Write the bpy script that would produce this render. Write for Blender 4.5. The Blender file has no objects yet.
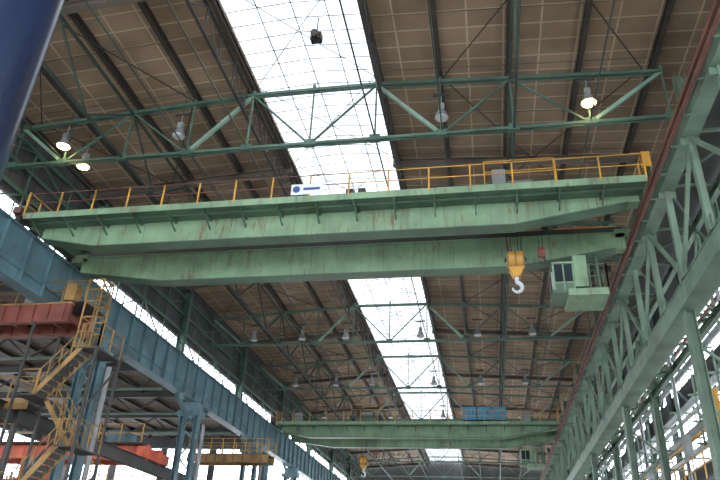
import bpy, math, random
from mathutils import Vector, Matrix
random.seed(7)
ZO=1.6
sc=bpy.context.scene
sc.view_settings.view_transform='Standard'

# ---------------- materials ----------------
def lin(c):
    return tuple(((x/255)/12.92 if x/255<=0.04045 else (((x/255)+0.055)/1.055)**2.4) for x in c)+(1,)
def newmat(name):
    m=bpy.data.materials.new(name); m.use_nodes=True
    nt=m.node_tree; b=nt.nodes['Principled BSDF']; return m,nt,b
def paint(name,rgb,rough=0.5,rust=0.0,rustcol=(95,55,40),dirt=0.25,metal=0.0,streak=(1.6,1.6,0.25),drip=0.0):
    m,nt,b=newmat(name); N=nt.nodes; L=nt.links
    tc=N.new('ShaderNodeTexCoord')
    n1=N.new('ShaderNodeTexNoise'); n1.inputs['Scale'].default_value=0.9; n1.inputs['Detail'].default_value=6
    L.new(tc.outputs['Object'],n1.inputs['Vector'])
    mx=N.new('ShaderNodeMix'); mx.data_type='RGBA'
    c=lin(rgb); d=tuple(x*(1-dirt*1.6) for x in c[:3])+(1,)
    mx.inputs[6].default_value=d; mx.inputs[7].default_value=tuple(min(1,x*(1+dirt*0.5)) for x in c[:3])+(1,)
    r0=N.new('ShaderNodeValToRGB'); r0.color_ramp.elements[0].position=0.3; r0.color_ramp.elements[1].position=0.62
    L.new(n1.outputs[0],r0.inputs[0]); L.new(r0.outputs[0],mx.inputs[0])
    out=mx.outputs[2]
    if drip>0:   # narrow vertical grime drips
        mp=N.new('ShaderNodeMapping'); mp.inputs['Scale'].default_value=(5.0,5.0,0.22); L.new(tc.outputs['Object'],mp.inputs[0])
        nd=N.new('ShaderNodeTexNoise'); nd.inputs['Scale'].default_value=1.3; nd.inputs['Detail'].default_value=4; L.new(mp.outputs[0],nd.inputs['Vector'])
        rd=N.new('ShaderNodeValToRGB'); rd.color_ramp.elements[0].position=0.54; rd.color_ramp.elements[1].position=0.72; L.new(nd.outputs[0],rd.inputs[0])
        md=N.new('ShaderNodeMath'); md.operation='MULTIPLY'; md.inputs[1].default_value=drip; L.new(rd.outputs[0],md.inputs[0])
        m3=N.new('ShaderNodeMix'); m3.data_type='RGBA'; L.new(md.outputs[0],m3.inputs[0]); L.new(out,m3.inputs[6]); m3.inputs[7].default_value=lin((64,62,52)); out=m3.outputs[2]
    if rust>0:
        mp=N.new('ShaderNodeMapping'); mp.inputs['Scale'].default_value=streak
        L.new(tc.outputs['Object'],mp.inputs[0])
        n2=N.new('ShaderNodeTexNoise'); n2.inputs['Scale'].default_value=2.0; n2.inputs['Detail'].default_value=8; n2.inputs['Roughness'].default_value=0.7
        L.new(mp.outputs[0],n2.inputs['Vector'])
        r=N.new('ShaderNodeValToRGB'); r.color_ramp.elements[0].position=0.66-rust*0.14; r.color_ramp.elements[1].position=0.76-rust*0.12
        L.new(n2.outputs[0],r.inputs[0])
        n3=N.new('ShaderNodeTexNoise'); n3.inputs['Scale'].default_value=0.55; n3.inputs['Detail'].default_value=2; L.new(tc.outputs['Object'],n3.inputs['Vector'])
        r3=N.new('ShaderNodeValToRGB'); r3.color_ramp.elements[0].position=0.46; r3.color_ramp.elements[1].position=0.58; L.new(n3.outputs[0],r3.inputs[0])
        mm=N.new('ShaderNodeMath'); mm.operation='MULTIPLY'; L.new(r.outputs[0],mm.inputs[0]); L.new(r3.outputs[0],mm.inputs[1])
        mu=N.new('ShaderNodeMath'); mu.operation='MULTIPLY'; mu.inputs[1].default_value=0.85; L.new(mm.outputs[0],mu.inputs[0])
        m2=N.new('ShaderNodeMix'); m2.data_type='RGBA'; L.new(mu.outputs[0],m2.inputs[0]); L.new(out,m2.inputs[6]); m2.inputs[7].default_value=lin(rustcol)
        out=m2.outputs[2]
    L.new(out,b.inputs['Base Color'])
    b.inputs['Roughness'].default_value=rough; b.inputs['Metallic'].default_value=metal
    return m
def roofmat(name,c1,c2,cl,bw=1.0,bh=0.75,ms=0.035):
    m,nt,b=newmat(name); N=nt.nodes; L=nt.links
    tc=N.new('ShaderNodeTexCoord')
    br=N.new('ShaderNodeTexBrick'); br.offset=0.0
    br.inputs['Scale'].default_value=1.0; br.inputs['Brick Width'].default_value=bw; br.inputs['Row Height'].default_value=bh
    br.inputs['Mortar Size'].default_value=ms; br.inputs['Mortar Smooth'].default_value=0.3
    br.inputs['Color1'].default_value=lin(c1); br.inputs['Color2'].default_value=lin(c2); br.inputs['Mortar'].default_value=lin(cl)
    L.new(tc.outputs['Object'],br.inputs['Vector'])
    n=N.new('ShaderNodeTexNoise'); n.inputs['Scale'].default_value=0.35; n.inputs['Detail'].default_value=5; L.new(tc.outputs['Object'],n.inputs['Vector'])
    r=N.new('ShaderNodeValToRGB'); r.color_ramp.elements[0].position=0.3; r.color_ramp.elements[0].color=(0.55,0.51,0.47,1); r.color_ramp.elements[1].position=0.65; r.color_ramp.elements[1].color=(1,1,1,1)
    L.new(n.outputs[0],r.inputs[0])
    mx=N.new('ShaderNodeMix'); mx.data_type='RGBA'; mx.blend_type='MULTIPLY'; mx.inputs[0].default_value=1
    L.new(br.outputs[0],mx.inputs[6]); L.new(r.outputs[0],mx.inputs[7]); L.new(mx.outputs[2],b.inputs['Base Color'])
    b.inputs['Roughness'].default_value=0.85
    return m
def glassmat(name,t=0.9,tr=0.15,lo=0.8):
    m=bpy.data.materials.new(name); m.use_nodes=True; nt=m.node_tree; nt.nodes.clear()
    o=nt.nodes.new('ShaderNodeOutputMaterial'); a=nt.nodes.new('ShaderNodeBsdfTransparent'); g=nt.nodes.new('ShaderNodeBsdfTranslucent'); mx=nt.nodes.new('ShaderNodeMixShader')
    tc=nt.nodes.new('ShaderNodeTexCoord'); n=nt.nodes.new('ShaderNodeTexNoise'); n.inputs['Scale'].default_value=0.8; n.inputs['Detail'].default_value=6
    r=nt.nodes.new('ShaderNodeValToRGB'); r.color_ramp.elements[0].position=0.35; r.color_ramp.elements[0].color=(t*lo,t*(lo+.02),t*(lo+.04),1); r.color_ramp.elements[1].position=0.6; r.color_ramp.elements[1].color=(t,t,t,1)
    nt.links.new(tc.outputs['Object'],n.inputs['Vector']); nt.links.new(n.outputs[0],r.inputs[0]); nt.links.new(r.outputs[0],a.inputs[0])
    g.inputs[0].default_value=(0.8*min(1,t*2),0.85*min(1,t*2),0.9*min(1,t*2),1); mx.inputs[0].default_value=tr
    nt.links.new(a.outputs[0],mx.inputs[1]); nt.links.new(g.outputs[0],mx.inputs[2]); nt.links.new(mx.outputs[0],o.inputs[0])
    return m
def emis(name,rgb,s):
    m,nt,b=newmat(name); b.inputs['Emission Color'].default_value=lin(rgb); b.inputs['Emission Strength'].default_value=s; b.inputs['Base Color'].default_value=lin(rgb)
    return m
M={}
M['crane']=paint('crane_green_paint',(114,142,114),0.55,rust=0.95,dirt=0.2,streak=(2.6,2.6,0.45),rustcol=(98,54,42),drip=0.45)
M['crane_d']=paint('crane_dark_green',(72,98,80),0.5,rust=0.6,drip=0.3)
M['truss']=paint('truss_green',(72,100,88),0.55,rust=0.3)
M['truss_l']=paint('truss_light_green',(122,152,136),0.5,rust=0.1)
M['tdark']=paint('bracing_dark_green',(52,66,60),0.6,rust=0.3)
M['blue']=paint('girder_blue_green',(82,112,122),0.5,rust=0.6,dirt=0.22,drip=0.35)
M['rgreen']=paint('runway_green',(92,114,99),0.55,rust=0.9,dirt=0.25,drip=0.3)
M['dark']=paint('dark_steel',(52,50,49),0.6,rust=0.3)
M['purlin']=paint('purlin_brown',(54,48,43),0.7)
M['rafter']=paint('rafter_brown',(90,82,74),0.7)
M['yellow']=paint('safety_yellow',(186,138,52),0.5,rust=0.6,dirt=0.25)
M['mustard']=paint('dirty_mustard',(138,108,62),0.6,rust=0.9,dirt=0.35,streak=(2,2,2))
M['orange']=paint('crane_orange',(200,86,54),0.5,rust=0.2)
M['maroon']=paint('oxide_red',(118,60,50),0.6,rust=0.2,drip=0.3)
M['rail']=paint('rusty_rail',(98,60,52),0.6,rust=0.4)
M['grey']=paint('grey_metal',(126,130,132),0.5)
M['bar']=paint('glazing_bar',(96,102,110),0.5,dirt=0.05)
M['lgrey']=paint('pale_pipe',(178,184,188),0.4)
M['white']=paint('white_sign',(205,208,214),0.5,dirt=0.05)
M['bluep']=paint('cabinet_blue',(66,144,178),0.4,dirt=0.1)
M['signblue']=paint('sign_blue',(50,70,130),0.4,dirt=0.05)
M['navy']=paint('navy_paint',(24,34,58),0.25,dirt=0.15)
M['black']=paint('cable_black',(28,28,28),0.6)
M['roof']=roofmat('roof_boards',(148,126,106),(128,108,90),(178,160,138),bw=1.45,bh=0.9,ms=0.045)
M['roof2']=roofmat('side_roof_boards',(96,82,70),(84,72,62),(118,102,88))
M['clad']=roofmat('wall_cladding',(84,86,87),(72,74,76),(58,58,58),bw=3,bh=0.9)
M['floor']=paint('concrete_floor',(196,192,184),0.6,dirt=0.12)
M['glass']=glassmat('dusty_glass',0.95)
M['skyglass']=glassmat('skylight_glass',0.225,0.12,0.62)
M['dglass']=paint('cab_glass',(40,50,56),0.1,dirt=0.05)
M['lamp']=emis('lamp_lit',(255,228,150),26)
M['lens']=paint('lamp_lens',(190,195,200),0.3)

# ---------------- mesh builder ----------------
class MB:
    def __init__(s): s.v=[];s.f=[];s.m=[];s.sm=[];s.mats=[]
    def mi(s,k):
        if k not in s.mats: s.mats.append(k)
        return s.mats.index(k)
    def add(s,vs,fs,k,smooth=False):
        o=len(s.v); s.v+= [tuple(v) for v in vs]; i=s.mi(k)
        for f in fs: s.f.append([o+a for a in f]); s.m.append(i); s.sm.append(smooth)
    def box(s,x0,x1,y0,y1,z0,z1,k):
        vs=[(x,y,z) for z in (z0,z1) for y in (y0,y1) for x in (x0,x1)]
        s.add(vs,[(0,2,3,1),(4,5,7,6),(0,1,5,4),(2,6,7,3),(0,4,6,2),(1,3,7,5)],k)
    def beam(s,p,q,w,h,k,up=(0,0,1)):
        p=Vector(p);q=Vector(q); d=q-p
        if d.length<1e-6: return
        d.normalize(); u=Vector(up)
        if abs(d.dot(u))>0.98: u=Vector((0,1,0)) if abs(d.y)<0.9 else Vector((1,0,0))
        sx=d.cross(u).normalized()*w/2; sz=sx.normalized().cross(d).normalized()*h/2
        vs=[p-sx-sz,p+sx-sz,p+sx+sz,p-sx+sz,q-sx-sz,q+sx-sz,q+sx+sz,q-sx+sz]
        s.add(vs,[(3,2,1,0),(4,5,6,7),(0,1,5,4),(1,2,6,5),(2,3,7,6),(3,0,4,7)],k)
    def ibeam(s,p,q,w,h,k,t=0.03,up=(0,0,1)):
        p=Vector(p);q=Vector(q);d=(q-p).normalized();u=Vector(up)
        if abs(d.dot(u))>0.98: u=Vector((0,1,0))
        sx=d.cross(u).normalized(); sz=sx.cross(d).normalized()
        o=sz*(h/2-t/2)
        s.beam(p+o,q+o,w,t,k,up); s.beam(p-o,q-o,w,t,k,up); s.beam(p,q,t,h-2*t,k,up)
    def angle(s,p,q,w,k,t=0.02):
        p=Vector(p);q=Vector(q)
        s.beam(p,q,w,t,k); s.beam(p+Vector((0,0,w/2)),q+Vector((0,0,w/2)),t,w,k)
    def cyl(s,p,q,r,k,n=10,r2=None,cap=True):
        s.tube([p,q],[r,r if r2 is None else r2],k,n,cap)
    def tube(s,pts,rs,k,n=8,cap=True):
        pts=[Vector(p) for p in pts]
        if not hasattr(rs,'__len__'): rs=[rs]*len(pts)
        vs=[];fs=[]
        prev=None
        for i,p in enumerate(pts):
            a=pts[max(0,i-1)];b=pts[min(len(pts)-1,i+1)]; d=(b-a).normalized()
            if prev is None:
                u=Vector((0,0,1)) if abs(d.z)<0.9 else Vector((1,0,0)); sx=d.cross(u).normalized()
            else:
                sx=(prev-d*prev.dot(d)).normalized()
            prev=sx; sy=d.cross(sx)
            for j in range(n):
                t=2*math.pi*j/n; vs.append(p+(sx*math.cos(t)+sy*math.sin(t))*rs[i])
        for i in range(len(pts)-1):
            for j in range(n):
                fs.append((i*n+j,i*n+(j+1)%n,(i+1)*n+(j+1)%n,(i+1)*n+j))
        s.add(vs,fs,k,True)
        if cap:
            s.add(vs[:n],[tuple(range(n))[::-1]],k); s.add(vs[-n:],[tuple(range(n))],k)
    def prism(s,prof,y0,y1,k):   # profile in xz, CCW
        n=len(prof); vs=[(x,y0,z) for x,z in prof]+[(x,y1,z) for x,z in prof]
        fs=[tuple(range(n)),tuple(range(2*n-1,n-1,-1))]+[(i,i+n,(i+1)%n+n,(i+1)%n) for i in range(n)]
        s.add(vs,fs,k)
    def done(s,name,parent=None):
        me=bpy.data.meshes.new(name); me.from_pydata([(x,y,z+ZO) for x,y,z in s.v],[],s.f)
        for k in s.mats: me.materials.append(M[k])
        me.polygons.foreach_set('material_index',s.m); me.polygons.foreach_set('use_smooth',s.sm); me.update()
        o=bpy.data.objects.new(name,me); sc.collection.objects.link(o)
        if parent: o.parent=parent
        return o
def empty(name):
    e=bpy.data.objects.new(name,None); sc.collection.objects.link(e); return e

def railing(b,p,q,h=1.1,k='yellow',step=1.5,mid=2,r=0.025,kp=None):
    p=Vector(p);q=Vector(q);L=(q-p).length;n=max(1,round(L/step))
    for i in range(n+1):
        a=p.lerp(q,i/n); b.beam(a,a+Vector((0,0,h)),r*2.2,r*2.2,kp or k)
    for j in range(1,mid+1):
        o=Vector((0,0,h*j/mid)); b.cyl(p+o,q+o,r,k,6)

XL,XR=-21.4,8.0; XC=-6.9; YN,YF=-14,118

# ---------------- floor ----------------
b=MB(); b.box(-46,24,YN-25,YF+4,-1.9,-1.6,'floor'); b.done('floor')

# ---------------- roof ----------------
ZE,ZS,ZRI=19.75,20.6,20.9
SL,SR=-9.65,-4.15
b=MB()
for (xa,za,xb,zb) in ((XL-0.4,ZE,SL,ZS),(SR,ZS,XR+3.0,ZE)):
    b.prism([(xa,za),(xb,zb),(xb,zb+0.15),(xa,za+0.15)],YN,YF,'roof')
b.done('ceiling')
def roofz(x):
    if x<=SL: return ZE+(ZS-ZE)*(x-(XL-0.4))/(SL-(XL-0.4))
    if x>=SR: return ZS+(ZE-ZS)*(x-SR)/(XR+3-SR)
    return ZS
# purlins
b=MB()
px=[SL-0.12,SR+0.12]+[SL-2.9*i for i in range(1,5)]+[SR+2.9*i for i in range(1,5)]
for x in px:
    b.ibeam((x,YN,roofz(x)-0.17),(x,YF,roofz(x)-0.17),0.2,0.32,'purlin')
for i in range(-2,9):
    y=9.8+6.25+12.5*i
    if not (YN<y<YF): continue
    for (xa,xb) in ((XL,SL),(SR,XR+0.5)):
        b.ibeam((xa,y,roofz(xa)-0.5),(xb,y,roofz(xb)-0.5),0.28,0.36,'rafter')
b.done('roof_purlins')
b=MB()
# roof plane cross bracing + sag rods
for i in range(-3,9):
    y=9.8+12.5*i
    if y<YN or y+12.5>YF: continue
    for xa,xb in ((XL+1,SL-3),(SR+3,XR-1)):
        b.cyl((xa,y,roofz(xa)-0.4),(xb,y+12.5,roofz(xb)-0.4),0.03,'purlin',6)
        b.cyl((xb,y,roofz(xb)-0.4),(xa,y+12.5,roofz(xa)-0.4),0.03,'purlin',6)
for i in range(0,42):
    y=YN+1.5+3.125*i
    if y<YF:
        b.cyl((XL,y,roofz(XL)-0.2),(SL,y,roofz(SL)-0.2),0.022,'rafter',5); b.cyl((SR,y,roofz(SR)-0.2),(XR,y,roofz(XR)-0.2),0.022,'rafter',5)
b.done('roof_bracing')
# longitudinal vertical bracing between trusses
b=MB()
for x in (-15.6,1.7):
    zt=roofz(x)-0.7; b.beam((x,YN,zt),(x,YF-0.1,zt),0.1,0.1,'tdark'); b.beam((x,YN,17.0),(x,YF-0.1,17.0),0.1,0.1,'tdark')
    y=9.8-12.5
    while y<YF-13:
        s=12.5/4
        for j in range(4):
            b.beam((x,y+s*j,17.0 if j%2 else zt),(x,y+s*(j+1),zt if j%2 else 17.0),0.08,0.08,'tdark')
        y+=12.5
b.done('truss_bracing')
# skylight
b=MB()
b.add([(SL,YN,ZS+0.1),(XC,YN,ZRI),(XC,YF,ZRI),(SL,YF,ZS+0.1)],[(0,1,2,3)],'skyglass')
b.add([(XC,YN,ZRI),(SR,YN,ZS+0.1),(SR,YF,ZS+0.1),(XC,YF,ZRI)],[(0,1,2,3)],'skyglass')
def skz(x): return ZS+0.1+(ZRI-ZS-0.1)*(1-abs(x-XC)/2.75)
y=YN
while y<YF:
    b.beam((SL,y,skz(SL)-0.04),(XC,y,skz(XC)-0.04),0.022,0.03,'bar'); b.beam((XC,y,skz(XC)-0.04),(SR,y,skz(SR)-0.04),0.022,0.03,'bar'); y+=0.8
for x in (XC,XC-1.4,XC+1.4):
    b.beam((x,YN,skz(x)-0.07),(x,YF,skz(x)-0.07),0.035,0.04,'bar')
for i in range(-3,17):
    y=9.8+6.25*i
    if YN<y<YF-7:
        b.cyl((SL,y,ZS-0.1),(SR,y+6.25,ZS-0.1),0.018,'dark',5); b.cyl((SR,y,ZS-0.1),(SL,y+6.25,ZS-0.1),0.018,'dark',5)
b.done('window_1')
# longitudinal lattice beside skylight
b=MB()
for x,dz in ((SL-0.35,1.35),(SR+0.35,1.0)):
    zt=ZS-0.38; zb=zt-dz
    b.angle((x,YN,zb),(x,YF-0.1,zb),0.14,'dark'); b.angle((x,YN,zt),(x,YF-0.1,zt),0.14,'dark')
    y=YN; f=0
    while y<YF-1.6:
        b.beam((x,y,zb if f else zt),(x,y+1.56,zt if f else zb),0.07,0.05,'dark'); b.beam((x,y,zb),(x,y,zt),0.06,0.06,'dark'); y+=1.5625; f=1-f
b.done('monitor_lattice_girder')

# ---------------- roof trusses ----------------
def truss(Y):
    b=MB(); zb=17.0
    zt=lambda x: roofz(x)-0.62
    xs=[XL+0.2]+sorted(px)+[XR-0.3]
    xs=[x for x in xs if XL<x<XR]
    xl,xr=xs[0],xs[-1]
    for dy in (-0.09,0.09):
        b.beam((xl,Y+dy,zb),(xr,Y+dy,zb),0.07,0.12,'truss')
        b.beam((xl,Y+dy,zt(xl)),(SL,Y+dy,zt(SL)),0.07,0.14,'truss'); b.beam((SL,Y+dy,zt(SL)),(SR,Y+dy,zt(SR)),0.07,0.14,'truss'); b.beam((SR,Y+dy,zt(SR)),(xr,Y+dy,zt(xr)),0.07,0.14,'truss')
    pts=[xl,-18.6,-15.6,SL-2.9,SL-0.1,XC,SR+0.1,SR+2.9,1.7,4.7,xr]
    for i,x in enumerate(pts):
        b.beam((x,Y,zb),(x,Y,zt(x)),0.07,0.07,'truss')
        b.beam((x-0.22,Y,zb+0.05),(x+0.22,Y,zb+0.05),0.24,0.3,'truss')
        b.beam((x,Y,zt(x)),(x,Y,roofz(x)-0.3),0.12,0.12,'truss')
    for i in range(len(pts)-1):
        a,c=pts[i],pts[i+1]
        heavy=i in (0,3,6,9)
        k='truss_l' if heavy else 'truss'; w=0.15 if heavy else 0.08
        if i%2==0: b.beam((a,Y,zt(a)),(c,Y,zb),w,w,k)
        else: b.beam((a,Y,zb),(c,Y,zt(c)),w,w,k)
    b.done('roof_truss')
TY=[22.3+12.5*i for i in range(-2,8)]
for Y in TY: truss(Y)
# longitudinal ties between trusses at bottom chord
b=MB()
for x in (-18.6,-12.5,SL-0.1,SR+0.1,-1.2,4.7):
    b.cyl((x,YN,17.15),(x,YF-0.1,17.15),0.035,'tdark',6)
b.done('truss_tie_rods')

# ---------------- high bay lamps ----------------
def lamp(x,y,z,lit=False):
    b=MB()
    b.cyl((x,y,z+0.35),(x,y,z+1.0),0.025,'grey',6)
    b.box(x-0.12,x+0.12,y-0.1,y+0.1,z+0.2,z+0.5,'grey')
    b.tube([(x,y,z+0.25),(x,y,z+0.12),(x,y,z-0.05),(x,y,z-0.22)],[0.1,0.16,0.24,0.3],'grey',16,cap=False)
    b.tube([(x,y,z-0.25),(x,y,z-0.17)],[0.25,0.28],'lamp' if lit else 'lens',16)
    b.box(x-0.35,x+0.35,y-0.04,y+0.04,z+0.95,z+1.05,'dark')
    b.cyl((x,y,z+1.0),(x,y,roofz(x)-0.1),0.015,'dark',5)
    b.done('high_bay_lamp')
lamp(4.65,21.9,17.9,True); lamp(-18.5,21.9,17.85,True); lamp(-17.9,22.8,17.3,True)
lamp(-1.2,21.9,17.75); lamp(-12.85,21.9,17.9)
for Y in TY[4:8]:
    for x in (-17.5,-13.6,-10.2,-4.5,-0.3,3.6): lamp(x,Y-0.45,17.5-0.1)
b=MB()
b.cyl((-5.9,18.7,20.6),(-5.9,18.7,19.65),0.025,'black',6); b.box(-6.12,-5.68,18.55,18.85,19.3,19.65,'black'); b.box(-6.05,-5.75,18.48,18.55,19.35,19.6,'dark'); b.tube([(-5.9,18.48,19.45),(-5.9,18.3,19.4)],[0.07,0.15],'dark',12)
b.done('loudspeaker')

# ---------------- walls ----------------
b=MB()
b.box(XL-0.3,XL,YN,YF,15.9,ZE+0.1,'clad')
b.box(XL-0.3,XL,YN,YF,13.6,14.5,'clad')
b.done('wall_left')
b=MB()
b.add([(XL-0.15,YN,14.5),(XL-0.15,YF,14.5),(XL-0.15,YF,15.9),(XL-0.15,YN,15.9)],[(0,1,2,3)],'glass')
y=YN
while y<YF: b.box(XL-0.18,XL-0.1,y,y+0.06,14.5,15.9,'grey'); y+=1.56
b.done('window_2')
# left wall posts & upper lattice
b=MB()
for i in range(-3,9):
    y=17+12.5*i
    if y<YN+1 or y>YF-1: continue
    b.ibeam((XL+0.3,y,13.4),(XL+0.3,y,19.2),0.4,0.5,'truss',up=(1,0,0))
for z in (14.4,16.2,17.4,18.6):
    b.beam((XL+0.25,YN,z),(XL+0.25,YF-0.1,z),0.12,0.14,'truss')
y=YN; f=0
while y<YF-3.2:
    b.beam((XL+0.25,y,14.4 if f else 16.2),(XL+0.25,y+3.12,16.2 if f else 14.4),0.08,0.08,'truss'); b.beam((XL+0.25,y,13.4),(XL+0.25,y,18.6),0.08,0.08,'truss'); 
    b.beam((XL+0.25,y,17.4 if f else 18.6),(XL+0.25,y+3.12,18.6 if f else 17.4),0.07,0.07,'truss'); y+=3.125; f=1-f
b.done('wall_bracing')

# left runway girder
b=MB(); x0,x1=-19.6,-19.15; z0,z1=11.0,13.3
b.box(x0+0.05,x1-0.05,YN,YF,z0+0.06,z1-0.06,'blue')
b.box(x0-0.15,x1+0.15,YN,YF,z1-0.06,z1,'blue'); b.box(x0-0.12,x1+0.12,YN,YF,z0,z0+0.06,'blue')
b.box(x1-0.05,x1+0.03,YN,YF,z0+0.62,z0+0.7,'blue')
y=YN+0.5
while y<YF:
    b.box(x1-0.05,x1+0.11,y,y+0.04,z0+0.06,z1-0.06,'blue'); y+=1.5625
b.box(x0+0.15,x0+0.27,YN,YF,z1,z1+0.15,'rail')
# walkway behind girder
b.box(XL+0.1,x0-0.15,YN,YF,13.2,13.28,'dark')
railing(b,(x0-0.2,YN,13.3),(x0-0.2,YF,13.3),1.1,'truss',3.125)
b.done('crane_runway_girder')
# columns left
def leftcol(y):
    b=MB(); X=-19.4
    for dx in (-0.55,0.45):
        b.ibeam((X+dx,y,-1.6),(X+dx,y,10.2),0.5,0.28,'blue',up=(1,0,0))
    z=-1.0
    f=0
    while z<9.5:
        b.beam((X-0.5,y,z),(X+0.4,y,z+0.9),0.08,0.08,'blue') if f else b.beam((X+0.4,y,z),(X-0.5,y,z+0.9),0.08,0.08,'blue'); z+=0.95; f=1-f
    b.box(X-0.85,X+0.75,y-0.5,y+0.5,10.1,10.45,'blue'); b.box(X-0.6,X+0.5,y-0.35,y+0.35,10.45,11.0,'blue')
    b.box(X-0.9,X+0.8,y-0.5,y+0.5,-1.6,-1.45,'blue')
    b.cyl((X+0.9,y+0.1,-1.6),(X+0.9,y+0.1,9.6),0.13,'grey',12)
    b.beam((X-0.1,y-0.4,9.9),(X-0.1,y-2.6,11.0),0.2,0.2,'blue'); b.beam((X-0.1,y+0.4,9.9),(X-0.1,y+2.6,11.0),0.2,0.2,'blue')
    b.done('steel_column')
for i in range(-2,8): leftcol(17+12.5*i)

# ---------------- side bay (left) ----------------
SX=-40
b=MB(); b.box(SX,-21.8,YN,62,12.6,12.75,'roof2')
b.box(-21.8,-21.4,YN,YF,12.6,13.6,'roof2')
b.done('ceiling')
b=MB()
for i in range(0,13):
    y=YN+2+6.25*i
    if y<61:
        b.ibeam((SX,y,12.3),(-19.8,y,12.3),0.25,0.5,'dark')
        b.beam((SX,y,10.9),(-19.8,y,10.9),0.12,0.14,'truss')
        x=SX; f=0
        while x<-21: b.beam((x,y,10.9 if f else 12.1),(x+1.68,y,12.1 if f else 10.9),0.09,0.09,'dark'); x+=1.68; f=1-f
x=SX+1
while x<-21: b.ibeam((x,YN,12.5),(x,61,12.5),0.15,0.2,'purlin'); x+=2.4
b.done('side_bay_roof_truss')
b=MB()
b.box(SX,-19.9,60,60.3,-1.6,5.5,'clad'); b.box(SX,-19.9,60,60.3,11.6,12.7,'clad')
for i in range(5): b.box(SX+i*4.9,SX+i*4.9+0.5,59.9,60.3,4.5,12.0,'clad')
b.done('wall_back')
b=MB()
b.add([(SX,60.1,4.5),(-20,60.1,4.5),(-20,60.1,12),(SX,60.1,12)],[(0,1,2,3)],'glass')
x=SX
while x<-20: b.box(x,x+0.06,60.0,60.08,4.5,12,'grey'); x+=1.2
for z in (6,7.5,9,10.5): b.box(SX,-20,60,60.08,z,z+0.06,'grey')
b.done('window_3')
b=MB()
b.box(SX-0.3,SX,YN,62,-1.6,5.5,'clad'); b.box(SX-0.3,SX,YN,62,11.2,12.8,'clad'); b.done('wall_side_bay')
b=MB()
b.add([(SX-0.1,YN,5.5),(SX-0.1,60,5.5),(SX-0.1,60,11.2),(SX-0.1,YN,11.2)],[(0,1,2,3)],'glass')
y=YN
while y<60: b.box(SX-0.08,SX,y,y+0.08,5.5,11.2,'grey'); y+=1.5
for z in (7,8.5,10): b.box(SX-0.08,SX,YN,60,z,z+0.08,'grey')
b.done('window_4')
# orange crane in side bay
b=MB(); Y=39
for dy in (0,1.8):
    b.box(-38,-20.6,Y+dy,Y+dy+0.4,6.8,7.65,'orange'); b.box(-38,-20.6,Y+dy-0.06,Y+dy+0.46,7.65,7.7,'orange')
    x=-38
    while x<-20.7: b.box(x,x+0.04,Y+dy-0.04,Y+dy,6.8,7.65,'orange'); x+=1.5
b.box(-20.9,-20.5,Y-0.6,Y+3,6.9,7.5,'orange'); b.box(-38.4,-38,Y-0.6,Y+3,6.9,7.5,'orange')
b.box(-38,-20.6,Y-0.9,Y-0.05,7.6,7.66,'dark')
railing(b,(-38,Y-0.9,7.65),(-20.6,Y-0.9,7.65),1.1,'yellow',1.4)
b.box(-28,-26,Y,Y+2.2,7.7,8.3,'maroon'); b.cyl((-27.5,Y+1.1,8.5),(-26.4,Y+1.1,8.5),0.35,'grey',14)
b.box(-23.6,-22.4,Y+0.2,Y+1.8,7.7,8.6,'blue'); b.box(-25.2,-24.6,Y+0.1,Y+0.7,7.7,8.9,'yellow')
b.ibeam((-20.7,YN,6.5),(-20.7,60,6.5),0.35,0.7,'dark'); b.ibeam((-38.2,YN,6.5),(-38.2,60,6.5),0.35,0.7,'dark')
b.done('overhead_crane_orange')
b=MB(); Y=45
b.box(-38,-21.0,Y,Y+3,5.3,5.4,'dark'); b.box(-38,-21.0,Y-0.1,Y,4.9,5.6,'maroon'); railing(b,(-38,Y,5.4),(-21.0,Y,5.4),1.1,'yellow',1.4)
for x in (-37,-32,-27,-21.5): b.ibeam((x,Y+0.5,-1.6),(x,Y+0.5,5.3),0.3,0.3,'blue',up=(1,0,0))
b.done('mezzanine_floor')
# red machine frame with railed deck in the side bay
b=MB(); Y=33.5
b.box(-33,-21.2,Y,Y+2.6,4.7,4.8,'dark'); b.ibeam((-33,Y,4.45),(-21.2,Y,4.45),0.25,0.6,'orange'); b.ibeam((-33,Y+2.6,4.45),(-21.2,Y+2.6,4.45),0.25,0.6,'maroon')
railing(b,(-33,Y,4.8),(-21.2,Y,4.8),1.1,'yellow',1.2); railing(b,(-21.2,Y,4.8),(-21.2,Y+2.6,4.8),1.1,'yellow',0.9)
for x in (-32.6,-27,-21.5):
    for yy in (Y,Y+2.6): b.ibeam((x,yy,-1.6),(x,yy,4.15),0.25,0.25,'maroon',up=(1,0,0))
b.cyl((-30.5,Y+1.3,5.5),(-28,Y+1.3,5.5),0.6,'maroon',20); b.cyl((-28,Y+1.3,5.5),(-27.2,Y+1.3,5.5),0.35,'grey',16); b.box(-30.6,-27,Y+0.7,Y+1.9,4.8,5.0,'dark')
b.box(-25.5,-23.8,Y+0.8,Y+1.9,4.8,6.2,'orange'); b.box(-25.3,-24.0,Y+0.75,Y+0.8,5.1,6.0,'grey')
b.done('machine_platform')

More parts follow.
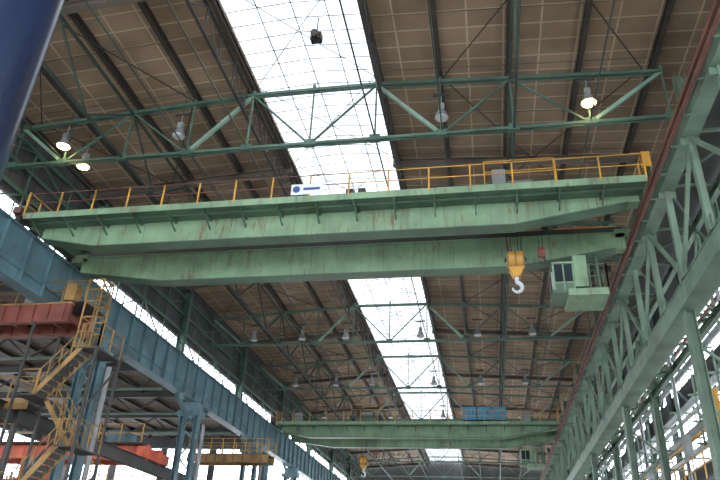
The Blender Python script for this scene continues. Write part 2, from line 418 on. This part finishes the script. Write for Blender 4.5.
# service platform near stairs (maroon) + stairs
b=MB(); Y=24.6
for dy in (0,1.7):
    b.box(-24.2,-17.9,Y+dy,Y+dy+0.16,10.15,10.95,'maroon'); b.box(-24.2,-17.9,Y+dy-0.06,Y+dy+0.22,10.95,11.02,'mustard'); b.box(-24.2,-17.9,Y+dy-0.06,Y+dy+0.22,10.1,10.15,'maroon')
    x=-24.2
    while x<-18: b.box(x,x+0.04,Y+dy-0.06,Y+dy,10.15,10.95,'maroon'); x+=0.75
b.box(-24.2,-17.3,Y,Y+1.8,11.02,11.06,'dark')
for x in (-22.5,-21,-19.0,-18): b.ibeam((x,Y,10.4),(x,Y+1.8,10.4),0.15,0.3,'maroon')
railing(b,(-24.2,Y,11.05),(-17.3,Y,11.05),1.0,'mustard',1.2)
railing(b,(-24.2,Y+1.8,11.05),(-17.3,Y+1.8,11.05),1.0,'mustard',1.2)
b.box(-18.3,-17.8,Y-0.1,Y+0.4,11.1,11.9,'mustard'); b.box(-20.4,-19.9,Y+0.1,Y+0.4,11.1,11.7,'grey')
b.done('service_platform')
def stair(b,p,q,w,axis,n,k='mustard'):
    p=Vector(p);q=Vector(q); ax=Vector((0,1,0)) if axis=='y' else Vector((1,0,0))
    for s in (0,w):
        b.beam(p+ax*s,q+ax*s,0.05,0.2,k)
        b.cyl(p+ax*s+Vector((0,0,1)),q+ax*s+Vector((0,0,1)),0.022,k,6); b.cyl(p+ax*s+Vector((0,0,0.5)),q+ax*s+Vector((0,0,0.5)),0.016,k,6)
        for i in range(5):
            a=p.lerp(q,i/4)+ax*s; b.beam(a,a+Vector((0,0,1)),0.04,0.04,k)
    for i in range(n):
        a=p.lerp(q,(i+0.5)/n); b.beam(a,a+ax*w,0.04,0.22,'dark')
b=MB()
Y=24.6
for x in (-17.25,-16.55):
    for y in (Y,Y+0.8): b.beam((x,y,8.9),(x,y,12.1),0.06,0.06,'mustard')
for z in (8.95,9.6,10.3,11.05,11.6,12.1):
    for y in (Y,Y+0.8): b.beam((-17.25,y,z),(-16.55,y,z),0.05,0.05,'mustard')
    for x in (-17.25,-16.55): b.beam((x,Y,z),(x,Y+0.8,z),0.05,0.05,'mustard')
z=8.9
while z<11: b.beam((-17.1,Y+0.75,z),(-16.7,Y+0.75,z),0.03,0.03,'mustard'); z+=0.28
F=[((-16.9,8.9),(-18.6,6.9)),((-18.6,6.9),(-16.9,4.8)),((-16.9,4.8),(-18.6,2.7)),((-18.6,2.7),(-16.9,0.6)),((-16.9,0.6),(-18.4,-1.5))]
for i,(a,c) in enumerate(F):
    yy=Y if i%2==0 else Y+0.95
    stair(b,(a[0],yy,a[1]),(c[0],yy,c[1]),0.8,'y',9)
for z,xa,xb in ((8.9,-17.0,-16.1),(6.9,-19.4,-18.5),(4.8,-17.0,-16.1),(2.7,-19.4,-18.5),(0.6,-17.0,-16.1)):
    b.box(xa,xb,Y-0.05,Y+1.8,z-0.06,z,'dark')
    railing(b,(xa,Y-0.05,z),(xb,Y-0.05,z),1.05,'mustard',0.9)
    xo=xa if xa<-18 else xb
    railing(b,(xo,Y-0.05,z),(xo,Y+1.8,z),1.05,'mustard',0.9)
for x in (-19.4,-16.1):
    for y in (Y-0.1,Y+1.85): b.beam((x,y,-1.6),(x,y,10.1 if x<-18 else 8.9),0.1,0.1,'dark')
b.beam((-19.4,Y+1.85,-1.5),(-16.1,Y+1.85,4),0.07,0.07,'dark'); b.beam((-19.4,Y+1.85,4),(-16.1,Y+1.85,8.5),0.07,0.07,'dark')
b.done('steel_staircase')
b=MB()
b.box(-26,-19.6,25.8,27.4,6.8,6.9,'dark'); b.box(-26,-19.6,25.7,25.8,6.55,7.0,'mustard'); railing(b,(-26,25.75,6.9),(-19.6,25.75,6.9),1.1,'mustard',1.1)
b.beam((-25.5,26.6,-1.6),(-25.5,26.6,6.8),0.2,0.2,'dark'); b.beam((-20.6,26.6,-1.6),(-20.6,26.6,6.8),0.2,0.2,'dark')
b.done('service_gallery')
# far yellow service platform
b=MB(); Y=49
b.box(-22.5,-16.1,Y,Y+0.15,8.45,9.0,'mustard'); b.box(-22.5,-16.1,Y+1.6,Y+1.75,8.45,9.0,'mustard'); b.box(-22.5,-16.1,Y,Y+1.75,9.0,9.06,'dark')
for i in range(9): b.box(-22.4+i*0.72,-22.35+i*0.72,Y-0.06,Y,8.45,9.0,'maroon')
railing(b,(-22.5,Y,9.06),(-16.1,Y,9.06),1.1,'yellow',0.9); railing(b,(-22.5,Y+1.7,9.06),(-16.1,Y+1.7,9.06),1.1,'yellow',1.1)
for x in (-22.2,-16.4): b.beam((x,Y+0.9,-1.6),(x,Y+0.9,8.5),0.25,0.25,'blue')
b.done('service_platform')

# ---------------- right runway ----------------
b=MB(); X=6.55
b.box(X-0.25,X+0.25,YN,YF,12.75,13.3,'rgreen'); b.box(X-0.35,X+0.35,YN,YF,13.24,13.3,'rgreen')
b.box(X-0.06,X+0.06,YN,YF,13.3,13.45,'rail')
b.box(X-0.55,X-0.45,YN,YF,13.05,13.2,'rail'); b.box(X-0.55,X-0.45,YN,YF,12.75,12.85,'rail')
y=YN+1
while y<YF: b.beam((X-0.5,y,12.75),(X-0.25,y,12.75),0.05,0.05,'rgreen'); b.box(X-0.52,X-0.46,y-0.03,y+0.03,12.7,13.2,'dark'); y+=1.5625
b.ibeam((X+0.35,YN,9.2),(X+0.35,YF,9.2),0.7,0.75,'rgreen',t=0.06)
b.box(X+0.02,X+0.06,YN,YF,8.9,9.5,'rgreen')
Xo=8.3
b.ibeam((Xo,YN,13.0),(Xo,YF,13.0),0.2,0.3,'rgreen'); b.ibeam((Xo,YN,9.4),(Xo,YF,9.4),0.2,0.3,'rgreen')
y=YN+0.6;f=0
s=3.125
while y<YF-s:
    b.ibeam((X,y,9.5),(X,y,12.8),0.2,0.2,'rgreen',up=(0,1,0)); 
    a=(X,y,9.6 if f else 12.75); c=(X,y+s,12.75 if f else 9.6)
    b.beam(a,c,0.12,0.12,'rgreen')
    b.beam((Xo,y,9.4 if f else 12.9),(Xo,y+s,12.9 if f else 9.4),0.09,0.09,'rgreen'); b.beam((Xo,y,9.4),(Xo,y,12.9),0.09,0.09,'rgreen')
    for z in (9.4,13.0):
        b.beam((X,y,z),(Xo,y,z),0.09,0.09,'rgreen'); b.beam((X if f else Xo,y,z),(Xo if f else X,y+s,z),0.07,0.07,'rgreen')
    b.box(X-0.28,X+0.28,y-0.02,y+0.02,12.5,12.75,'rgreen'); b.box(X-0.03,X+0.03,y-0.3,y+0.3,9.5,9.95,'rgreen')
    y+=s;f=1-f
b.box(X+0.35,Xo,YN,YF,13.32,13.36,'dark')
railing(b,(Xo-0.1,YN,13.36),(Xo-0.1,YF,13.36),1.1,'truss',3.125)
b.done('crane_runway_girder')
def rightcol(y):
    b=MB(); X=7.1
    for dx in (-0.25,1.15):
        b.ibeam((X+dx,y,-1.6),(X+dx,y,8.82),0.45,0.3,'rgreen',up=(1,0,0))
    z=-1;f=0
    while z<7.5:
        b.beam((X-0.2,y,z if f else z+1.2),(X+1.1,y,z+1.2 if f else z),0.09,0.09,'rgreen'); z+=1.25;f=1-f
    b.box(X-0.7,X+1.4,y-0.35,y+0.35,-1.6,-1.45,'rgreen')
    b.ibeam((X+1.2,y,8.8),(X+1.2,y,19.0),0.4,0.4,'rgreen',up=(1,0,0))
    b.done('steel_column')
for i in range(-2,8): rightcol(22.3+12.5*i)
# wall right
XW=10.8
b=MB()
b.box(XW,XW+0.3,YN,YF,13.4,ZE+0.1,'clad'); b.box(XW,XW+0.3,YN,YF,10.0,10.9,'clad'); b.box(XW,XW+0.3,YN,YF,5.5,6.6,'clad'); b.box(XW,XW+0.3,YN,YF,-1.6,0,'clad')
b.done('wall_right')
b=MB()
for z0,z1 in ((0,5.5),(6.6,10.0),(10.9,13.4)):
    b.add([(XW+0.1,YN,z0),(XW+0.1,YF,z0),(XW+0.1,YF,z1),(XW+0.1,YN,z1)],[(0,1,2,3)],'glass')
    y=YN
    while y<YF: b.box(XW,XW+0.08,y,y+0.06,z0,z1,'grey'); y+=1.5625
    z=z0
    while z<z1: b.box(XW,XW+0.08,YN,YF,z,z+0.05,'grey'); z+=0.9
b.done('window_5')
b=MB()
for i in range(-6,17):
    y=16+6.25*i
    if YN<y<YF-7: 
        b.ibeam((XW-0.25,y,-1.6),(XW-0.25,y,19.2),0.3,0.3,'tdark',up=(1,0,0))
        b.beam((XW-0.25,y,8 if i%2 else 12),(XW-0.25,y+6.25,12 if i%2 else 8),0.12,0.12,'tdark')
for z in (8,12,15,17): b.beam((XW-0.2,YN,z),(XW-0.2,YF,z),0.15,0.15,'tdark')
b.done('wall_bracing')
# pipes & conduits
b=MB()
for x,z,r,k in ((9.3,8.4,0.16,'lgrey'),(9.0,7.7,0.1,'lgrey'),(9.35,7.2,0.2,'grey'),(9.0,6.7,0.08,'yellow'),(9.3,6.3,0.12,'lgrey'),(9.6,10.3,0.14,'grey'),(9.4,11.2,0.07,'maroon'),(9.6,11.8,0.1,'lgrey')):
    b.cyl((x,YN,z),(x,YF-0.1,z),r,k,12)
y=YN+3
while y<YF:
    b.beam((8.7,y,8.9),(8.7,y,5.9),0.08,0.08,'rgreen')
    for z in (8.0,6.9,6.0,10.05,11.6): b.beam((8.4,y,z),(9.7,y,z),0.08,0.08,'rgreen')
    y+=3.125
y=YN+6
while y<YF-2:
    for j in range(3): b.cyl((8.75+j*0.14,y+0.3*j,4.75),(8.75+j*0.14,y+0.3*j,12.6),0.04,('grey','dark','lgrey')[j],6)
    b.box(8.65,8.9,y-0.9,y-0.3,5.9,6.9,'grey')
    y+=8.2
b.done('pipe_rack')
b=MB()
b.box(8.6,10.3,YN,YF-0.1,4.6,4.72,'dark'); b.ibeam((8.7,YN,4.45),(8.7,YF-0.1,4.45),0.2,0.3,'rgreen')
railing(b,(8.62,YN,4.7),(8.62,YF-0.1,4.7),1.1,'yellow',1.5625)
b.done('mezzanine_walkway')
b=MB(); b.box(7.4,7.65,23.6,24.6,5.3,6.6,'yellow'); b.box(7.35,7.4,23.7,24.5,5.4,6.5,'grey'); b.cyl((7.55,24.1,6.6),(7.55,24.1,8.9),0.05,'grey',8)
b.done('switch_box')
# end wall
b=MB(); b.box(XL-0.3,XW,YF+0.5,YF+0.8,-1.6,8,'clad'); b.box(XL-0.3,XW,YF+0.5,YF+0.8,15,21,'clad'); b.done('wall_end')
b=MB(); b.add([(XL,YF+0.6,8),(XW,YF+0.6,8),(XW,YF+0.6,15),(XL,YF+0.6,15)],[(0,1,2,3)],'glass')
x=XL
while x<XW: b.box(x,x+0.1,YF+0.5,YF+0.59,8,15,'grey'); x+=1.5
b.done('window_6')

# navy pipe column near camera
b=MB(); b.cyl((-4.48,3.92,-1.55),(-4.48,3.92,10),0.5,'navy',48); b.cyl((-4.48,3.92,-1.6),(-4.48,3.92,-1.5),0.8,'navy',48); b.cyl((-4.48,3.92,10),(-4.48,3.92,10.1),0.62,'navy',48)
for i in range(12):
    a=i*math.pi/6; b.cyl((-4.48+0.68*math.cos(a),3.92+0.68*math.sin(a),-1.5),(-4.48+0.68*math.cos(a),3.92+0.68*math.sin(a),-1.42),0.04,'grey',6)
b.done('steel_mast')

# ---------------- overhead cranes ----------------
def crane(Y,detail):
    """Y = near web face of the near girder"""
    E=empty('overhead_crane')
    xa,xb=-18.6,6.0; ze=13.1
    w=0.52; G=3.15; zt=13.95
    for nm,y0,tl,tr,zb,zt_,e1,e2 in (('near_girder',Y,2.6,4.6,12.6,13.95,13.1,13.3),('far_girder',Y+G,4.2,4.4,12.36,13.68,12.95,13.0)):
        b=MB()
        b.prism([(xa,e1),(xa+tl,zb),(xb-tr,zb),(xb-0.4,e2),(xb,e2),(xb,zt_),(xa,zt_)],y0,y0+w,'crane')
        b.box(xa,xb,y0-0.08,y0+w+0.08,zt_,zt_+0.04,'crane')
        for p,q in (((xa,e1),(xa+tl,zb)),((xa+tl,zb),(xb-tr,zb)),((xb-tr,zb),(xb-0.4,e2))):
            b.beam((p[0],y0+w/2,p[1]-0.02),(q[0],y0+w/2,q[1]-0.02),w+0.14,0.04,'crane_d')
        b.box(xa,xb,y0+w/2-0.05,y0+w/2+0.05,zt_+0.04,14.11,'dark')
        for x in (-10.5,-2.3): b.box(x,x+0.06,y0-0.02,y0+w+0.02,zb,zt_,'crane')
        b.done(nm,E)
    # walkway
    b=MB(); yo,yi=Y-1.05,Y; zw=13.6
    b.box(xa-0.3,xb+0.1,yo,yi,zw-0.03,zw+0.02,'crane_d')
    b.box(xa-0.3,xb+0.1,yo-0.04,yo,zw-0.12,zw+0.16,'crane')
    b.box(xa-0.3,xb+0.1,yo+0.45,yo+0.52,zw-0.12,zw-0.03,'crane_d')
    x=xa
    while x<xb:
        b.beam((x,yo,zw-0.08),(x,yi,zw-0.08),0.07,0.12,'crane_d'); b.beam((x,yo+0.1,zw-0.1),(x,yi,zw-0.5),0.05,0.05,'crane_d'); x+=1.55
    # far-side walkway
    b.box(xa-0.3,xb,Y+G+w,Y+G+w+0.8,zw,zw+0.06,'crane_d')
    x=xa
    while x<xb: b.beam((x,Y+G+w,zw-0.1),(x,Y+G+w+0.8,zw-0.1),0.07,0.12,'crane_d'); x+=1.55
    b.done('walkway',E)
    b=MB()
    n=16; xs=[xa-0.3+(xb+0.4-xa)*i/n for i in range(n+1)]
    for i,x in enumerate(xs):
        b.beam((x,yo-0.02,zw+0.05),(x,yo-0.02,zw+1.1),0.06,0.05,'yellow'); 
    for i in range(n):
        p,q=xs[i],xs[i+1]; k='yellow' if i>8 else 'rail'
        for z in (0.62,1.1): b.cyl((p,yo-0.02,zw+z),(q,yo-0.02,zw+z),0.022,k,6)
    railing(b,(xb+0.1,yo,zw),(xb+0.1,Y+0.5,zw),1.2,'yellow',0.8)
    railing(b,(xa-0.3,yo,zw),(xa-0.3,Y+0.5,zw),1.2,'yellow',0.8)
    railing(b,(xa-0.3,Y+G+w+0.8,zw+0.05),(xb,Y+G+w+0.8,zw+0.05),1.1,'yellow',1.55)
    b.done('handrail',E)
    # end trucks
    for nm,xc,sgn in (('end_truck_left',-19.3,1),('end_truck_right',6.55,-1)):
        b=MB(); 
        b.box(xc-0.22,xc+0.22,Y-0.9,Y+G+w+0.9,13.75,14.25,'crane_d')
        b.box(min(xc,xc+sgn*0.9),max(xc,xc+sgn*0.9),Y,Y+w,13.6,14.0,'crane'); b.box(min(xc,xc+sgn*0.9),max(xc,xc+sgn*0.9),Y+G,Y+G+w,13.5,13.9,'crane')
        for yy in (Y-0.6,Y+0.4,Y+G+0.2,Y+G+w+0.6):
            b.cyl((xc-0.1,yy,13.76),(xc+0.1,yy,13.76),0.31,'dark',20); b.box(xc-0.28,xc+0.28,yy-0.14,yy+0.14,13.7,13.95,'rail')
        b.box(xc-0.18,xc+0.18,Y-1.1,Y-0.9,13.8,14.1,'rail'); b.box(xc-0.18,xc+0.18,Y+G+w+0.9,Y+G+w+1.1,13.8,14.1,'rail')
        b.done(nm,E)
    # trolley
    tx=1.6 if detail else -11
    b=MB(); y0,y1=Y+0.1,Y+G+w-0.1
    b.box(tx-1.3,tx+1.6,y0,y1,14.35,14.55,'crane_d')
    b.box(tx-1.3,tx-1.1,y0,y1,14.2,14.6,'crane_d'); b.box(tx+1.4,tx+1.6,y0,y1,14.2,14.6,'crane_d')
    for xx in (tx-1.0,tx+1.3):
        for yy in (Y+w/2,Y+G+w/2): b.cyl((xx,yy-0.08,14.3),(xx,yy+0.08,14.3),0.19,'dark',16)
    b.cyl((tx-0.9,Y+1.8,15.0),(tx+0.6,Y+1.8,15.0),0.38,'dark',20)
    for xx in (tx-0.95,tx+0.6): b.cyl((xx,Y+1.8,15.0),(xx+0.06,Y+1.8,15.0),0.46,'crane_d',20)
    b.box(tx+0.75,tx+1.4,Y+1.3,Y+2.2,14.55,15.2,'grey'); b.cyl((tx-0.3,Y+0.8,14.8),(tx+0.7,Y+0.8,14.8),0.24,'grey',14)
    b.cyl((tx+0.7,Y+2.6,14.85),(tx+1.3,Y+2.6,14.85),0.22,'dark',14)
    for xx,yy in ((tx-1.2,y0),(tx+1.5,y0),(tx-1.2,y1),(tx+1.5,y1)): b.beam((xx,yy,14.55),(xx,yy,15.6),0.05,0.05,'yellow')
    for z in (15.1,15.6):
        b.cyl((tx-1.2,y0,z),(tx+1.5,y0,z),0.022,'yellow',6); b.cyl((tx-1.2,y1,z),(tx+1.5,y1,z),0.022,'yellow',6)
    b.done('trolley',E)
    # hooks
    b=MB(); hx,hy,hz=tx-0.15,Y+1.8,(11.72 if detail else 10.6)
    for dx in (-0.24,-0.12,0.12,0.24):
        b.cyl((hx+dx,hy-0.02,hz+0.35),(hx+dx*1.7,hy,15.0),0.018,'black',6)
    b.cyl((hx-0.32,hy,hz+0.28),(hx-0.02,hy,hz+0.28),0.34,'yellow',24); b.cyl((hx+0.02,hy,hz+0.28),(hx+0.32,hy,hz+0.28),0.34,'yellow',24)
    b.box(hx-0.34,hx+0.34,hy-0.16,hy+0.16,hz-0.18,hz+0.42,'mustard')
    b.cyl((hx-0.42,hy,hz+0.28),(hx+0.42,hy,hz+0.28),0.09,'dark',12)
    for xx in (-0.3,0,0.3): b.tube([(hx+xx-0.03,hy,hz+0.25),(hx+xx+0.03,hy,hz+0.25)],[0.37,0.37],'mustard',24)
    b.prism([(hx-0.12,hz-0.5),(hx+0.12,hz-0.5),(hx+0.3,hz-0.1),(hx-0.3,hz-0.1)],hy-0.18,hy+0.18,'yellow')
    b.cyl((hx,hy,hz-0.75),(hx,hy,hz-0.45),0.08,'lgrey',12)
    pts=[];rs=[]
    for i in range(15):
        a=math.radians(90-i*19); pts.append((hx+0.18*math.cos(a),hy,hz-0.93+0.2*math.sin(a))); rs.append(0.085-0.05*(i/14)**2)
    b.tube(pts,rs,'lgrey',10)
    # auxiliary hook
    ax,az=tx+0.88,12.25 if detail else 11.5
    b.cyl((ax-0.07,hy+0.1,az+0.1),(ax-0.07,hy+0.1,14.6),0.014,'black',6); b.cyl((ax+0.07,hy+0.1,az+0.1),(ax+0.07,hy+0.1,14.6),0.014,'black',6)
    b.cyl((ax-0.1,hy+0.1,az+0.1),(ax+0.1,hy+0.1,az+0.1),0.2,'maroon',18); b.box(ax-0.14,ax+0.14,hy,hy+0.2,az-0.15,az+0.2,'maroon')
    pts=[];rs=[]
    for i in range(13):
        a=math.radians(90-i*21); pts.append((ax+0.12*math.cos(a),hy+0.1,az-0.28+0.12*math.sin(a))); rs.append(0.05-0.03*(i/12)**2)
    b.tube(pts,rs,'dark',8)
    b.done('hook_block',E)
    # operator cab
    b=MB(); cx0,cx1=2.9,3.7; cy0,cy1=Y+2.3,Y+3.8; cz0,cz1=10.85,12.05
    b.box(cx0,cx1,cy0,cy1,cz0,cz0+0.28,'crane_d'); b.box(cx0-0.05,cx1,cy0-0.05,cy1+0.05,cz1-0.08,cz1,'crane')
    b.box(cx0+0.04,cx1-0.02,cy0+0.04,cy1-0.04,cz0+0.28,cz1-0.08,'dglass')
    for x in (cx0,cx0+0.37,cx1-0.06):
        b.box(x,x+0.05,cy0-0.01,cy0+0.06,cz0,cz1,'crane'); b.box(x,x+0.05,cy1-0.06,cy1,cz0,cz1,'crane')
    for y in (cy0,cy0+0.7,cy1-0.06): b.box(cx0-0.01,cx0+0.05,y,y+0.05,cz0,cz1,'lgrey')
    b.box(cx0-0.01,cx1,cy0-0.02,cy0+0.05,cz0+0.28,cz0+0.34,'crane')
    b.box(cx1,cx1+0.5,cy0-0.05,cy1,cz0+0.1,12.3,'crane')        # control cabinet
    b.box(cx0+0.5,cx1+1.2,cy0-0.1,cy1+0.1,cz0-0.28,cz0,'crane')     # platform
    b.box(cx0-0.1,cx0+0.5,cy0,cy1,cz0-0.12,cz0,'crane_d')
    railing(b,(cx1+1.2,cy0-0.1,cz0),(cx1+1.2,cy1,cz0),1.0,'crane_d',0.7); railing(b,(cx1+0.55,cy0-0.1,cz0),(cx1+1.2,cy0-0.1,cz0),1.0,'crane_d',0.6)
    for x in (cx0+0.1,cx1+0.3,cx1+1.1):
        b.beam((x,Y+G+0.3,cz1-0.05 if x<4.1 else cz0),(x,Y+G+0.3,12.95),0.1,0.1,'crane_d')
    for x in (cx1+0.75,cx1+1.05): b.beam((x,cy1,cz0),(x,cy1,13.6),0.04,0.04,'crane_d')
    z=cz0
    while z<13.5: b.beam((cx1+0.75,cy1,z),(cx1+1.05,cy1,z),0.03,0.03,'crane_d'); z+=0.3
    b.done('operator_cab',E)
    # electrical gear
    b=MB()
    if detail:
        b.box(-7.15,-5.85,yo-0.08,yo-0.05,zw+0.2,zw+0.68,'white'); b.cyl((-6.93,yo-0.1,zw+0.44),(-6.93,yo-0.085,zw+0.44),0.15,'signblue',20)
        b.box(-6.65,-5.98,yo-0.09,yo-0.08,zw+0.39,zw+0.5,'signblue')
        b.done('sign_board',E); b=MB()
        for x in (-5.2,-4.7): b.box(x,x+0.3,Y+0.05,Y+0.5,14.0,14.7,'dark')
        b.box(0.7,1.2,Y-0.2,Y+0.3,14.0,15.0,'grey')
        b.cyl((-3.2,Y+0.3,14.25),(-2.4,Y+0.3,14.25),0.2,'grey',12); b.box(-2.4,-2.0,Y+0.1,Y+0.5,14,14.5,'crane_d')
        b.box(6.15,6.4,Y-0.9,Y-0.5,14.25,14.9,'yellow')
    else:
        for x in (-2.0,-0.7,0.6): b.box(x,x+1.15,Y-0.4,Y+0.3,14.05,15.15,'bluep'); b.box(x+0.1,x+1.05,Y-0.42,Y-0.4,14.15,15.05,'bluep'); b.box(x+0.85,x+0.9,Y-0.46,Y-0.42,14.5,14.8,'dark')
        b.box(-17.5,-16.8,Y,Y+0.4,14,14.8,'grey'); b.box(3,3.8,Y,Y+0.4,14,14.9,'grey')
    b.done('electrical_cabinet',E)
crane(22.4,True)
crane(60.0,False)

# ---------------- world & camera ----------------
w=bpy.data.worlds.new('sky'); sc.world=w; w.use_nodes=True
bg=w.node_tree.nodes['Background']; bg.inputs[0].default_value=(0.90,0.95,1.0,1); bg.inputs[1].default_value=8.8

cam=bpy.data.cameras.new('camera'); co=bpy.data.objects.new('camera',cam); sc.collection.objects.link(co)
cam.sensor_width=36; cam.lens=33.15; cam.clip_end=600
R=Matrix(((0.9836,0.0485,0.1739,0),(0.1759,-0.4717,-0.8640,0),(0.0401,0.8804,-0.4725,ZO),(0,0,0,1)))
co.matrix_world=R
sc.camera=co
